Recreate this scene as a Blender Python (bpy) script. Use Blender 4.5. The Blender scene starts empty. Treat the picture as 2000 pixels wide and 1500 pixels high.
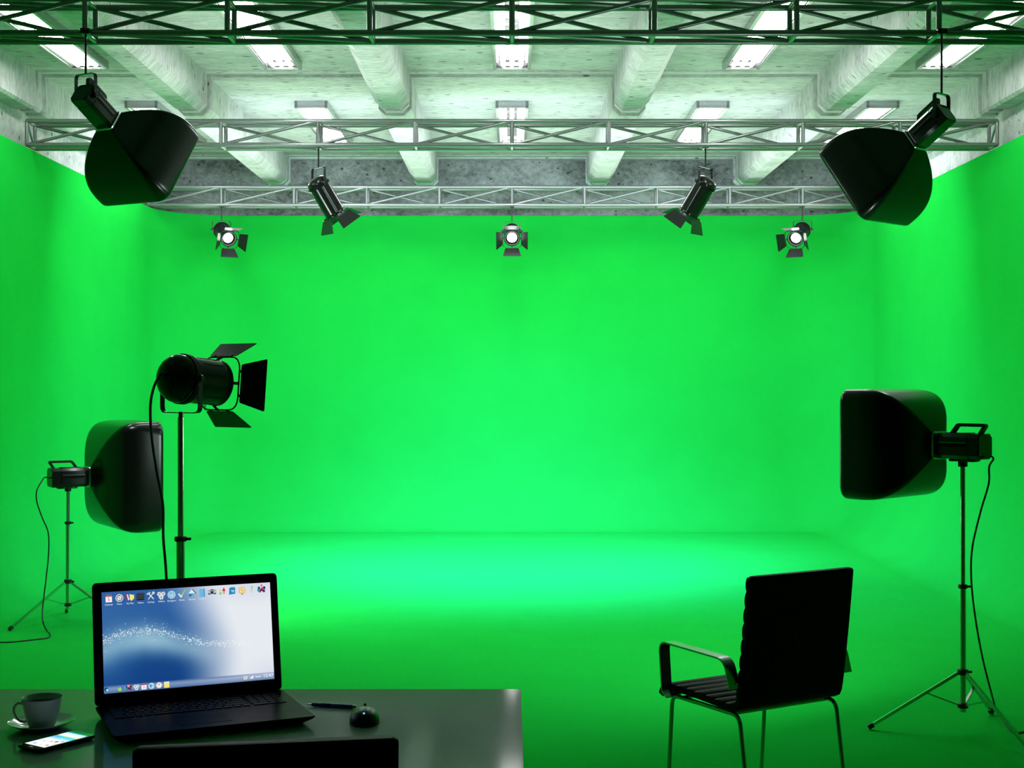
import bpy, bmesh, math, random
from mathutils import Vector, Matrix
random.seed(7)
PI = math.pi
C = bpy.context.scene.collection
S = bpy.context.scene

# ------------------------------------------------------------------ camera
cd = bpy.data.cameras.new('camera'); cam = bpy.data.objects.new('camera', cd); C.objects.link(cam)
cam.location = (0, 0, 1.5); cam.rotation_euler = (PI/2, 0, 0)
cd.sensor_width = 36; cd.lens = 48.6; cd.clip_start = 0.05; cd.clip_end = 100
S.camera = cam
# ------------------------------------------------------------------ colour management, world
S.view_settings.view_transform = 'Standard'; S.view_settings.look = 'None'
S.view_settings.gamma = 1; S.view_settings.exposure = 0.17
S.view_settings.use_curve_mapping = False
w = bpy.data.worlds.new('world'); S.world = w; w.use_nodes = True
w.node_tree.nodes['Background'].inputs[0].default_value = (0, 0, 0, 1)
w.node_tree.nodes['Background'].inputs[1].default_value = 0
TUBE_E = 21.0          # strength of the fluorescent tubes
UP_W = 92.0            # ceiling wash on the rear bay (W)
LENS_E = 4.5
WALL_W = 105.0          # wash on the back wall (W)
# big added area lights without fixtures: washes for the ceiling and back wall
def area(name, loc, rot, sx, sy, watt, col=(1, 1, 1)):
    l = bpy.data.lights.new(name, 'AREA'); l.shape = 'RECTANGLE'; l.size = sx; l.size_y = sy
    l.energy = watt; l.color = col
    o = bpy.data.objects.new(name, l); C.objects.link(o); o.location = loc; o.rotation_euler = rot
    return o
area('added_ceiling_wash', (0, 12.35, 3.02), (PI, 0, 0), 6.6, 3.2, UP_W)  # added upward fill, stands in for unseen lighting of the rear ceiling
area('added_back_wall_wash', (0, 10.72, 3.10), (math.radians(68), 0, 0), 5.9, .35, WALL_W, (.9, 1, 1.3)).data.spread = math.radians(160)  # added to brighten the upper back wall, no lamp body modelled
area('added_ceiling_wash_small', (0, 9.1, 3.27), (PI, 0, 0), 5.0, 1.6, 24)  # added weaker upward fill for the nearer ceiling bay, no fixture

# ------------------------------------------------------------------ materials
def mat(name): 
    m = bpy.data.materials.new(name); m.use_nodes = True
    return m, m.node_tree.nodes, m.node_tree.links, m.node_tree.nodes['Principled BSDF']
def P(name, col, rough=.5, metal=0, spec=.5, coat=0, noise=.06, scale=40, bump=0, coat_rough=.03):
    """principled material whose roughness (and a little of its tone) varies procedurally"""
    m, n, l, b = mat(name)
    tc = n.new('ShaderNodeTexCoord'); nz = n.new('ShaderNodeTexNoise'); nz.inputs['Scale'].default_value = scale
    nz.inputs['Detail'].default_value = 4
    l.new(tc.outputs['Object'], nz.inputs['Vector'])
    mr = n.new('ShaderNodeMapRange'); mr.inputs[3].default_value = max(0, rough-noise); mr.inputs[4].default_value = min(1, rough+noise)
    l.new(nz.outputs[0], mr.inputs[0]); l.new(mr.outputs[0], b.inputs['Roughness'])
    mx = n.new('ShaderNodeMix'); mx.data_type = 'RGBA'
    mx.inputs[6].default_value = (*[c*.92 for c in col], 1); mx.inputs[7].default_value = (*[min(1, c*1.06) for c in col], 1)
    l.new(nz.outputs[0], mx.inputs[0]); l.new(mx.outputs[2], b.inputs['Base Color'])
    b.inputs['Metallic'].default_value = metal; b.inputs['Specular IOR Level'].default_value = spec
    b.inputs['Coat Weight'].default_value = coat; b.inputs['Coat Roughness'].default_value = coat_rough
    if bump:
        bp = n.new('ShaderNodeBump'); bp.inputs['Strength'].default_value = bump; bp.inputs['Distance'].default_value = .002
        l.new(nz.outputs[0], bp.inputs['Height']); l.new(bp.outputs[0], b.inputs['Normal'])
    return m
def EM(name, col, s):
    m, n, l, b = mat(name)
    b.inputs['Base Color'].default_value = (*[c*.5 for c in col], 1)
    b.inputs['Emission Color'].default_value = (*col, 1); b.inputs['Emission Strength'].default_value = s
    b.inputs['Roughness'].default_value = .4
    return m
def FLAT(name, col, s=1.0):
    """screen colour: emission only"""
    m, n, l, b = mat(name); b.inputs['Base Color'].default_value = (0, 0, 0, 1); b.inputs['Roughness'].default_value = .3
    b.inputs['Emission Color'].default_value = (*col, 1); b.inputs['Emission Strength'].default_value = s
    return m
def lin(r, g, b): 
    f = lambda c: (c/255/12.92) if c <= 10 else ((c/255+.055)/1.055)**2.4
    return (f(r), f(g), f(b))
def concrete(name, lo, hi, scl, pit=.5, stain=.5):
    m, n, l, b = mat(name)
    tc = n.new('ShaderNodeTexCoord'); mp = n.new('ShaderNodeMapping'); mp.inputs['Scale'].default_value = scl
    l.new(tc.outputs['Object'], mp.inputs[0])
    big = n.new('ShaderNodeTexNoise'); big.inputs['Scale'].default_value = 1.1; big.inputs['Detail'].default_value = 5; big.inputs['Roughness'].default_value = .65
    fine = n.new('ShaderNodeTexNoise'); fine.inputs['Scale'].default_value = 12; fine.inputs['Detail'].default_value = 9; fine.inputs['Roughness'].default_value = .75
    for t in (big, fine): l.new(mp.outputs[0], t.inputs['Vector'])
    a = n.new('ShaderNodeMath'); a.operation = 'MULTIPLY_ADD'; a.inputs[1].default_value = stain; 
    l.new(big.outputs[0], a.inputs[0])
    f2 = n.new('ShaderNodeMath'); f2.operation = 'MULTIPLY'; f2.inputs[1].default_value = 1-stain
    l.new(fine.outputs[0], f2.inputs[0]); l.new(f2.outputs[0], a.inputs[2])
    cr = n.new('ShaderNodeValToRGB'); cr.color_ramp.elements[0].position = .36; cr.color_ramp.elements[1].position = .60
    cr.color_ramp.elements[0].color = (*lo, 1); cr.color_ramp.elements[1].color = (*hi, 1)
    l.new(a.outputs[0], cr.inputs[0])
    # air holes
    vo = n.new('ShaderNodeTexVoronoi'); vo.inputs['Scale'].default_value = 8.0
    wob = n.new('ShaderNodeMix'); wob.data_type = 'RGBA'; wob.inputs[0].default_value = .06
    l.new(mp.outputs[0], wob.inputs[6]); l.new(fine.outputs[1], wob.inputs[7]); l.new(wob.outputs[2], vo.inputs['Vector'])
    sep = n.new('ShaderNodeSeparateColor'); l.new(vo.outputs['Color'], sep.inputs[0])
    th = n.new('ShaderNodeMapRange'); th.inputs[1].default_value = 1-pit; th.inputs[2].default_value = 1; th.inputs[3].default_value = 0; th.inputs[4].default_value = .21
    l.new(sep.outputs[0], th.inputs[0])
    lt = n.new('ShaderNodeMath'); lt.operation = 'LESS_THAN'; l.new(vo.outputs['Distance'], lt.inputs[0]); l.new(th.outputs[0], lt.inputs[1])
    mx = n.new('ShaderNodeMix'); mx.data_type = 'RGBA'; mx.inputs[7].default_value = (.03, .03, .03, 1)
    pf = n.new('ShaderNodeMath'); pf.operation = 'MULTIPLY'; pf.inputs[1].default_value = .85
    l.new(lt.outputs[0], pf.inputs[0]); l.new(pf.outputs[0], mx.inputs[0]); l.new(cr.outputs[0], mx.inputs[6]); l.new(mx.outputs[2], b.inputs['Base Color'])
    b.inputs['Roughness'].default_value = .75; b.inputs['Specular IOR Level'].default_value = .3
    sb = n.new('ShaderNodeMath'); sb.operation = 'SUBTRACT'; l.new(fine.outputs[0], sb.inputs[0]); l.new(lt.outputs[0], sb.inputs[1])
    bp = n.new('ShaderNodeBump'); bp.inputs['Strength'].default_value = .35; bp.inputs['Distance'].default_value = .01
    l.new(sb.outputs[0], bp.inputs['Height']); l.new(bp.outputs[0], b.inputs['Normal'])
    return m
M = {}
M['green'] = P('chroma_green_paint', (.010, .46, .045), .6, 0, .0, 0, .03, 3)
M['green_floor'] = P('chroma_green_floor_paint', (.010, .46, .045), .6, 0, .0, 0, .03, 3)
M['ceil'] = concrete('ceiling_concrete', (.24, .24, .24), (.52, .52, .52), (.85, 2.4, 2.0), .9, .40)
M['beam'] = concrete('beam_concrete', (.24, .24, .24), (.54, .54, .54), (1.0, 3.0, .8), .9, .35)
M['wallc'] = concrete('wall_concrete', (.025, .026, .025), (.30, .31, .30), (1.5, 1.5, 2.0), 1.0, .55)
M['sidec'] = concrete('side_wall_concrete', (.25, .25, .25), (.60, .60, .60), (1.5, 1.5, 1.5), .9, .5)
M['dark_wall'] = P('dark_studio_wall', (.05, .05, .05), .8)
M['blk'] = P('black_gloss_plastic', (.008, .008, .008), .17, 0, .38, .0, .03, 30)
M['soft'] = P('black_softbox_shell', (.004, .004, .004), .22, 0, .42, .0, .03, 12, coat_rough=.08)
M['blk_satin'] = P('black_satin_paint', (.008, .008, .008), .28, 0, .5, 0, .05, 60)
M['blk_matte'] = P('black_matte', (.004, .004, .004), .6, 0, .15, 0, .05, 60)
M['barndoor'] = P('barn_door_black_metal', (.010, .010, .010), .30, 0, .5, 0, .05, 60)
M['rubber'] = P('black_rubber', (.008, .008, .008), .55)
M['chrome'] = P('chrome', (.55, .55, .55), .20, 1)
M['steel'] = P('brushed_steel', (.55, .55, .56), .22, 1)
M['truss'] = P('grey_truss_metal', (.22, .23, .23), .30, .6, .5, 0, .06, 50)
M['refl'] = P('grey_enamel_reflector', (.07, .07, .07), .04, 0, .8, 1, noise=.01)
M['house'] = P('light_housing_metal', (.42, .42, .42), .25, .7)
M['endcap'] = P('tube_end_cap_plastic', (.09, .09, .09), .5)
M['tube'] = EM('fluorescent_tube', (1, 1, 1), TUBE_E)
M['lens'] = EM('lit_lens', (1, 1, .98), LENS_E)
M['diff'] = EM('lit_softbox_diffuser', (.85, 1, 1), 30.0)
M['desk'] = P('grey_gloss_desk_top', (.50, .51, .51), .085, 0, .03, .0, .015, 8)
M['porcelain'] = P('white_porcelain', (.75, .77, .80), .12, 0, .5, .5)
M['coffee'] = P('black_coffee', (.012, .006, .003), .05)
M['pen_blue'] = P('blue_pen_lacquer', (.012, .05, .30), .25, 0, .4, .1)
M['leather'] = P('black_leather', (.004, .004, .004), .45, 0, .08, 0, .05, 120, .25)
M['lap'] = P('black_laptop_shell', (.002, .002, .0025), .34, 0, .01, 0, .03, 80)
M['bezel'] = P('black_laptop_bezel', (.003, .003, .003), .35, 0, .2)
M['deckm'] = P('black_laptop_deck_gloss', (.002, .002, .003), .3, 0, .01, 0)
M['key'] = P('black_key', (.003, .003, .0035), .45, 0, .05)
M['legend'] = P('key_legend_white', (.7, .7, .7), .5)
M['led'] = FLAT('blue_led', (.08, .45, 1.0), 1.6)
M['mouse'] = P('black_mouse_plastic', (.008, .008, .008), .36, 0, .3)
M['glass'] = P('phone_black_glass', (.004, .005, .004), .05, 0, .5)
M['phonebody'] = P('phone_dark_body', (.02, .022, .02), .3, .3)

# ------------------------------------------------------------------ object helpers
def link(name, me, m, parent=None, smooth=True, loc=None):
    o = bpy.data.objects.new(name, me); C.objects.link(o)
    ms = m if isinstance(m, (list, tuple)) else [m]
    if len(me.materials) == 0:
        for q in ms: me.materials.append(q)
    if parent: o.parent = parent
    if loc: o.location = loc
    return o
def to_mesh(name, bm, smooth=True, ang=35):
    bmesh.ops.recalc_face_normals(bm, faces=bm.faces[:])
    me = bpy.data.meshes.new(name); 
    if smooth:
        lim = math.radians(ang)
        for f in bm.faces: f.smooth = True
        for e in bm.edges:
            if len(e.link_faces) == 2 and e.link_faces[0].normal.angle(e.link_faces[1].normal, 0) > lim: e.smooth = False
    bm.to_mesh(me); bm.free()
    return me
def obj(name, bm, m, parent=None, smooth=True, ang=35):
    return link(name, to_mesh(name, bm, smooth, ang), m, parent)
def thing(name, label, cat, loc=(0, 0, 0), rz=0, group=None):
    o = bpy.data.objects.new(name, None); C.objects.link(o); o.empty_display_size = .05
    o.location = loc; o.rotation_euler = (0, 0, rz); o['label'] = label; o['category'] = cat
    if group: o['group'] = group
    return o
def tag(o, label, cat, group=None):
    o['label'] = label; o['category'] = cat
    if group: o['group'] = group
    return o
def struct(name, bm, m, smooth=True, ang=35, label=None):
    o = obj(name, bm, m, None, smooth, ang); o['kind'] = 'structure'
    if label: o['label'] = label
    return o
def B(): return bmesh.new()
def box(bm, c, s, M4=None, bev=0, seg=2):
    r = bmesh.ops.create_cube(bm, size=1); vs = r['verts']
    for v in vs: v.co = Vector((v.co.x*s[0]+c[0], v.co.y*s[1]+c[1], v.co.z*s[2]+c[2]))
    if bev:
        es = list({e for v in vs for e in v.link_edges})
        rr = bmesh.ops.bevel(bm, geom=es, offset=bev, segments=seg, affect='EDGES', profile=.5)
        vs = list({v for f in rr['faces'] for v in f.verts} | {v for v in vs if v.is_valid})
    if M4:
        for v in vs: v.co = M4 @ v.co
    return vs
def loft(bm, rings, cap=True, closed=False):
    vr = [[bm.verts.new(p) for p in r] for r in rings]
    n = len(vr[0]); k = len(vr)
    for i in range(k if closed else k-1):
        a, b2 = vr[i], vr[(i+1) % k]
        for j in range(n):
            bm.faces.new((a[j], a[(j+1) % n], b2[(j+1) % n], b2[j]))
    if cap and not closed:
        bm.faces.new(vr[0][::-1]); bm.faces.new(vr[-1])
    return vr
def frames(pts, closed=False, up=None):
    """tangent frames along a polyline"""
    out = []; n = len(pts); pu = None
    for i, p in enumerate(pts):
        a = pts[i-1] if (i > 0 or closed) else pts[i]; b2 = pts[(i+1) % n] if (i < n-1 or closed) else pts[i]
        t = (b2-a).normalized()
        if up is not None: u = up
        else: u = pu if pu is not None else (Vector((0, 0, 1)) if abs(t.z) < .9 else Vector((1, 0, 0)))
        x = t.cross(u)
        if x.length < 1e-6: x = t.orthogonal()
        x.normalize(); u2 = x.cross(t).normalized(); pu = u2
        out.append((p, x, u2, t))
    return out
def tube(bm, pts, r, seg=12, closed=False):
    pts = [Vector(p) for p in pts]
    rs = r if isinstance(r, (list, tuple)) else [r]*len(pts)
    rings = [[p + x*math.cos(2*PI*k/seg)*rr + u*math.sin(2*PI*k/seg)*rr for k in range(seg)] for (p, x, u, t), rr in zip(frames(pts, closed), rs)]
    return loft(bm, rings, True, closed)
def ribbon(bm, pts, wd, th, side, closed=False):
    """flat strap: side = direction of the width"""
    pts = [Vector(p) for p in pts]; side = Vector(side).normalized(); rings = []
    for p, x, u, t in frames(pts, closed):
        nn = t.cross(side).normalized()
        rings.append([p+side*wd/2+nn*th/2, p-side*wd/2+nn*th/2, p-side*wd/2-nn*th/2, p+side*wd/2-nn*th/2])
    return loft(bm, rings, True, closed)
def fillet(pts, r, seg=6, closed=False):
    pts = [Vector(p) for p in pts]; out = []; n = len(pts)
    for i, p in enumerate(pts):
        if not closed and i in (0, n-1): out.append(p); continue
        a = pts[i-1]; b2 = pts[(i+1) % n]
        d1 = (a-p); d2 = (b2-p); rr = min(r, d1.length*.49, d2.length*.49)
        q1 = p+d1.normalized()*rr; q2 = p+d2.normalized()*rr
        for k in range(seg+1):
            t = k/seg; out.append(q1*(1-t)**2+p*2*t*(1-t)+q2*t*t)
    return out
def lathe(bm, prof, seg=32, M4=None, cap=True):
    """prof = [(r, y)] turned about the local Y axis"""
    rings = []
    for r, y in prof:
        rings.append([Vector((max(r, 1e-5)*math.cos(2*PI*k/seg), y, max(r, 1e-5)*math.sin(2*PI*k/seg))) for k in range(seg)])
    if M4: rings = [[M4 @ v for v in q] for q in rings]
    vr = loft(bm, rings, cap)
    return vr
def lathez(bm, prof, seg=40, M4=None):
    R = Matrix.Rotation(PI/2, 4, 'X')
    # (r,y)->(x, z): rotate so that local y becomes z
    lathe(bm, prof, seg, (M4 or Matrix()) @ R)
def plate(bm, poly, th, M4=None):
    """polygon in local XY (2D), thickness in local Z"""
    a = [Vector((x, y, -th/2)) for x, y in poly]; b2 = [Vector((x, y, th/2)) for x, y in poly]
    if M4: a = [M4 @ v for v in a]; b2 = [M4 @ v for v in b2]
    loft(bm, [a, b2])
def rpoly(poly, r, seg=4):
    return [(v.x, v.y) for v in fillet([(x, y, 0) for x, y in poly], r, seg, True)]
def rrect(w_, h_, r, seg=5, cx=0, cy=0):
    return rpoly([(cx-w_/2, cy-h_/2), (cx+w_/2, cy-h_/2), (cx+w_/2, cy+h_/2), (cx-w_/2, cy+h_/2)], r, seg)
def frame(n, o=(0, 0, 0)):
    """matrix whose local +Y looks along n, +X horizontal"""
    n = Vector(n).normalized(); x = n.cross(Vector((0, 0, 1))).normalized(); z = x.cross(n).normalized()
    m = Matrix(((x.x, n.x, z.x, o[0]), (x.y, n.y, z.y, o[1]), (x.z, n.z, z.z, o[2]), (0, 0, 0, 1)))
    return m
def bez(pts, sub=10):
    """smooth Catmull-Rom curve through points"""
    P_ = [Vector(p) for p in pts]; P_ = [P_[0]*2-P_[1]]+P_+[P_[-1]*2-P_[-2]]; out = []
    for i in range(1, len(P_)-2):
        p0, p1, p2, p3 = P_[i-1:i+3]
        for k in range(sub):
            t = k/sub
            out.append(.5*((2*p1)+(p2-p0)*t+(2*p0-5*p1+4*p2-p3)*t*t+(3*p1-p0-3*p2+p3)*t**3))
    out.append(P_[-2]); return out
def text_mesh(name, s, size, align='CENTER'):
    cu = bpy.data.curves.new(name, 'FONT'); cu.body = s; cu.size = size; cu.align_x = align; cu.align_y = 'CENTER'
    cu.resolution_u = 2
    o = bpy.data.objects.new(name, cu); C.objects.link(o)
    bpy.context.view_layer.update()
    dg = bpy.context.evaluated_depsgraph_get(); me = bpy.data.meshes.new_from_object(o.evaluated_get(dg))
    bpy.data.objects.remove(o); bpy.data.curves.remove(cu)
    return me

# ------------------------------------------------------------------ the room
WX, BACK, TOP = 3.62, 14.5, 3.268      # green walls: inner faces and height
CZ = 3.867                              # ceiling
CR, CH, PR = .56, .95, .75                       # cove radius, plan corner radius
bm = B(); box(bm, (0, 6.6, -.1), (7.7, 16.4, .2)); struct('floor', bm, M['green_floor'], label='bright green painted studio floor')
def cyc(name, path, label):
    """path = list of (point on the inner face, outward normal) in plan"""
    prof = []
    for k in range(0, 25):
        a = PI/2*k/24; prof.append((-CR+CR*math.sin(a), max(.0006, CH-CH*math.cos(a))))
    prof += [(0, z) for z in (1.3, 2.0, 2.7, TOP-.006)]
    prof += [(.006, TOP), (.084, TOP), (.09, TOP-.006), (.09, .0006)]
    bm = B()
    rings = []
    for (p, nrm) in path:
        rings.append([Vector((p[0]+nrm[0]*d, p[1]+nrm[1]*d, z)) for d, z in prof])
    loft(bm, rings)
    return struct(name, bm, M['green'], True, 50, label)
Y0 = 1.2
side_y = [Y0+(BACK-PR-Y0)*k/8 for k in range(9)]
cyc('wall_left', [((-WX, y), (-1, 0)) for y in side_y], 'bright green studio wall on the left')
cyc('wall_right', [((WX, y), (1, 0)) for y in side_y], 'bright green studio wall on the right')
path = []
for k in range(25):
    a = PI/2*k/24; path.append(((-WX+PR-PR*math.cos(a), BACK-PR+PR*math.sin(a)), (-math.cos(a), math.sin(a))))
path += [((x, BACK), (0, 1)) for x in (-1.5, 0, 1.5)]
for k in range(25):
    a = PI/2*(1-k/24); path.append(((WX-PR+PR*math.cos(a), BACK-PR+PR*math.sin(a)), (math.cos(a), math.sin(a))))
cyc('wall_back', path, 'bright green seamless back wall with rounded corners')
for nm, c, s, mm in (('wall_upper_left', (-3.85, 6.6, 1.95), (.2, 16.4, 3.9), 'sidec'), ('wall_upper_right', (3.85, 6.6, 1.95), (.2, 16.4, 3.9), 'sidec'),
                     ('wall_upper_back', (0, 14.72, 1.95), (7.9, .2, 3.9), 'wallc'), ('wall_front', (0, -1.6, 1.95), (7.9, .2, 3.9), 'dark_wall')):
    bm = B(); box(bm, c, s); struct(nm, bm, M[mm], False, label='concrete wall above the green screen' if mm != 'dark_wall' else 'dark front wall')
# ceiling with one expansion joint running across it, and the beams that step in at the same joint
JOINTS = (10.57, 14.44); 
def joint_stations(y0, y1, d):
    st = [(y0, 0)]
    for j in JOINTS:
        st += [(j-.17, 0), (j-.13, d*.35), (j-.10, d), (j-.06, d), (j-.04, d*.45), (j+.03, d*.45), (j+.05, d), (j+.08, d), (j+.10, 0)]
    st += [(y1, 0)]
    return [s for s in st if y0 <= s[0] <= y1]
bm = B()
rings = [[Vector((-3.95, y, CZ+d)), Vector((3.95, y, CZ+d)), Vector((3.95, y, CZ+.25)), Vector((-3.95, y, CZ+.25))] for y, d in joint_stations(-1.6, 14.7, .022)]
loft(bm, rings); struct('ceiling', bm, M['ceil'], True, 25, label='pale raw concrete ceiling')
def beam(name, x0, x1, zb, ch=.055):
    bm = B(); rings = []
    for y, d in joint_stations(-1.5, 14.62, .022):
        a, b2, z = x0+d, x1-d, zb+d
        rings.append([Vector(v) for v in ((a, y, CZ+.02), (a, y, z+ch), (a+ch, y, z), (b2-ch, y, z), (b2, y, z+ch), (b2, y, CZ+.02))])
    loft(bm, rings); return struct(name, bm, M['beam'], True, 25, label='chamfered concrete ceiling beam')
ZB = 3.57
beam('trim_1', -2.585, -2.33, ZB); beam('trim_2', -1.03, -.775, ZB); beam('trim_3', .775, 1.03, ZB); beam('trim_4', 2.33, 2.585, ZB)
beam('trim_5', -3.76, -3.60, ZB, .02); beam('trim_6', 3.60, 3.76, ZB, .02)

# ------------------------------------------------------------------ ceiling light fittings
def copy_tree(o, parent=None):
    c = o.copy(); C.objects.link(c); c.parent = parent
    for ch in list(o.children): copy_tree(ch, c)
    return c
def make_ceiling_light():
    t = thing('ceiling_light', '', 'ceiling light', (0, 0, CZ), 0, 'recessed three-tube ceiling lights')
    L, W, H = 1.88, .276, .060
    bm = B()   # housing: four side rails with flat lower flange
    for sx in (-1, 1): box(bm, (sx*(W/2-.013), 0, -H/2), (.026, L, H), bev=.002)
    for sy in (-1, 1): box(bm, (0, sy*(L/2-.013), -H/2), (W, .026, H), bev=.002)
    obj('housing', bm, M['house'], t)
    bm = B(); sec = [(-W/2+.03, -H+.006), (-W/2+.055, -.012), (W/2-.055, -.012), (W/2-.03, -H+.006), (W/2-.03, -.004), (-W/2+.03, -.004)]
    loft(bm, [[Vector((x, y, z)) for x, z in sec] for y in (-L/2+.03, L/2-.03)]); obj('reflector', bm, M['refl'], t, False)
    for k in (-1, 0, 1):
        bm = B(); tube(bm, [(k*.064, -L/2+.07, -.040), (k*.064, L/2-.07, -.040)], .0165, 16); obj('tube', bm, M['tube'], t)
    for sy in (-1, 1):
        bm = B(); box(bm, (0, sy*(L/2-.05), -.033), (.205, .036, .03), bev=.003); obj('lamp_holder', bm, M['endcap'], t)
    return t
cl = make_ceiling_light()
names_c = {-3.14: 'far left', -1.68: 'inner left', 0: 'centre', 1.68: 'inner right', 3.14: 'far right'}
col_l = {-3.14: 'beside the left wall', -1.68: 'between the two left-hand beams', 0: 'in the middle bay of the ceiling', 1.68: 'between the two right-hand beams', 3.14: 'beside the right wall'}
first = True
for yc, row in ((9.21, 'near row'), (12.49, 'rear row')):
    for x in (-3.10, -1.68, 0, 1.68, 3.10):
        o = cl if first else copy_tree(cl); first = False
        key = {-3.10: -3.14, 3.10: 3.14}.get(x, x)
        o.location = (x, yc, CZ)
        o['label'] = 'lit ceiling light ' + col_l[key] + (', in the row nearer the camera' if row == 'near row' else ', in the row farther away')
        o['group'] = 'three-tube ceiling lights'

# ------------------------------------------------------------------ lighting trusses
SB = .73; TZ0, TZ1, TD = 3.300, 3.478, .18
def make_truss():
    t = thing('lighting_truss', '', 'truss', (0, 0, TZ0), 0, 'lighting trusses under the ceiling')
    H = TZ1-TZ0; X = 5*SB
    def p(nm, a, b2, r):
        bm = B(); tube(bm, [a, b2], r, 12); me = to_mesh(nm, bm); return me
    meC = p('chord', (-X, 0, 0), (X, 0, 0), .0170)
    for y in (0, TD):
        for z in (0, H): link('chord', meC, M['truss'], t, loc=(0, y, z))
    meV = p('vertical_strut', (0, 0, 0), (0, 0, H), .0145); meK = p('cross_strut', (0, 0, 0), (0, TD, 0), .0135)
    meF = p('diagonal_brace', (0, 0, 0), (SB, 0, H), .0122); meR = p('diagonal_brace', (0, 0, H), (SB, 0, 0), .0122)
    meB = p('diagonal_brace', (0, 0, 0), (SB, TD, 0), .011)
    for k in range(-5, 6):
        for y in (0, TD): link('vertical_strut', meV, M['truss'], t, loc=(k*SB, y, 0))
        for z in (0, H): link('cross_strut', meK, M['truss'], t, loc=(k*SB, 0, z))
        if k < 5:
            link('diagonal_brace', meF, M['truss'], t, loc=(k*SB, 0, 0)); link('diagonal_brace', meR, M['truss'], t, loc=(k*SB, TD, 0))
            for z in (0, H): link('diagonal_brace', meB, M['truss'], t, loc=(k*SB, 0, z))
    bm = B(); ends = []
    for sx in (-1, 1):
        bm = B(); tube(bm, [(sx*X, 0, H), (sx*X, TD, 0)], .0095, 12); obj('end_brace', bm, M['truss'], t)
    return t
TY = (7.09, 10.40, 13.88)
tr = make_truss()
for i, (y, lb) in enumerate(zip(TY, ('front lighting truss of dark steel tubes, nearest and largest of the three',
                                    'middle lighting truss of grey steel tubes carrying the two barrel spotlights',
                                    'rear lighting truss of pale steel tubes close to the back wall'))):
    o = tr if i == 0 else copy_tree(tr); o.location.y = y; o['label'] = lb

# ------------------------------------------------------------------ softbox lamps
def head_parts(t, F, L=.21, W=.12, H=.11, handle=True, top_handle_h=.075):
    """studio flash head: local +Y forward, centred; returns nothing"""
    bm = B(); ch = .016
    def sec(y, s=1.0, c=ch):
        a, h = W/2*s, H/2*s
        return [Vector(v) for v in ((-a+c, y, -h), (a-c, y, -h), (a, y, -h+c), (a, y, h-c), (a-c, y, h), (-a+c, y, h), (-a, y, h-c), (-a, y, -h+c))]
    rings = [sec(-L/2, .93), sec(-L/2+.006, 1), sec(-L/2+.045, 1), sec(-L/2+.047, .965), sec(-L/2+.053, .965), sec(-L/2+.055, 1), sec(L/2-.012, 1), sec(L/2-.004, .96), sec(L/2, .90)]
    loft(bm, [[F @ v for v in r] for r in rings]); hd = obj('lamp_head', bm, M['blk'], t, True, 30)
    for sx in (-1, 1):      # cooling grooves on both flanks
        bm = B(); box(bm, (sx*(W/2+.0006), .018, .004), (.003, L*.60, .012), F, .001); obj('vent_strip', bm, M['blk_matte'], hd)
        bm = B(); box(bm, (sx*(W/2+.001), .018, .016), (.002, L*.60, .002), F); obj('trim_line', bm, M['steel'], hd)
    bm = B(); box(bm, (0, .02, H/2+.0006), (.03, L*.5, .003), F, .001); box(bm, (0, -.03, H/2+.001), (.05, .03, .004), F, .001); obj('control_panel', bm, M['blk_matte'], hd)
    if handle:
        bm = B(); y0, y1 = -L/2+.020, L/2-.055
        pts = fillet([(0, y1, H/2-.004), (0, y1-.030, H/2+.036), (0, y0-.022, H/2+.036), (0, y0+.004, H/2-.004)], .008, 4)
        ribbon(bm, [F @ p for p in pts], .024, .014, F.to_3x3() @ Vector((1, 0, 0))); obj('handle', bm, M['blk_satin'], t)
    bm = B(); q = [( .066, L/2-.002), (.066, L/2+.010), (.058, L/2+.012), (.058, L/2-.002)]
    rings = []
    for r, y in ((.056, L/2-.002), (.061, L/2+.001), (.061, L/2+.009), (.054, L/2+.012)):
        rings.append([F @ Vector((x, y, z)) for x, z in rrect(2*r, 2*r, .02, 4)])
    loft(bm, rings); obj('speed_ring', bm, M['steel'], t, True, 30)
def softbox(t, F, S_=.485, Ls=.36, neck=.05, pw=3.0):
    """shell with bulging panels: local +Y forward from the neck plane"""
    bm = B(); rings = []; N = 26
    def rr(h, c, seg=8):      # rounded square of half size h, corner fraction c
        return rrect(2*h, 2*h, c*h, seg)
    for i in range(N+1):
        u = i/N; tt = u**1.15
        h = neck+(S_/2-neck)*(1-(1-tt)**pw)**.93; c = .10+.16*tt**1.4
        rings.append([F @ Vector((x, tt*Ls, z)) for x, z in rr(h, c)])
    h = S_/2
    for dy, k in ((.010, .995), (.018, .975), (.022, .94)): rings.append([F @ Vector((x, Ls+dy, z)) for x, z in rr(h*k, .26)])
    for dy, k in ((.018, .93), (-.02, .925)): rings.append([F @ Vector((x, Ls+dy, z)) for x, z in rr(h*k, .26)])
    loft(bm, rings, False)
    obj('softbox_shell', bm, M['soft'], t, True, 50)
    bm = B(); v = [bm.verts.new(F @ Vector((x, Ls+.004, z))) for x, z in rr(h*.925, .26)]; bm.faces.new(v)
    d = obj('diffuser', bm, M['diff'], t, False)
    d['label'] = 'glowing white fabric front'
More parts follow.
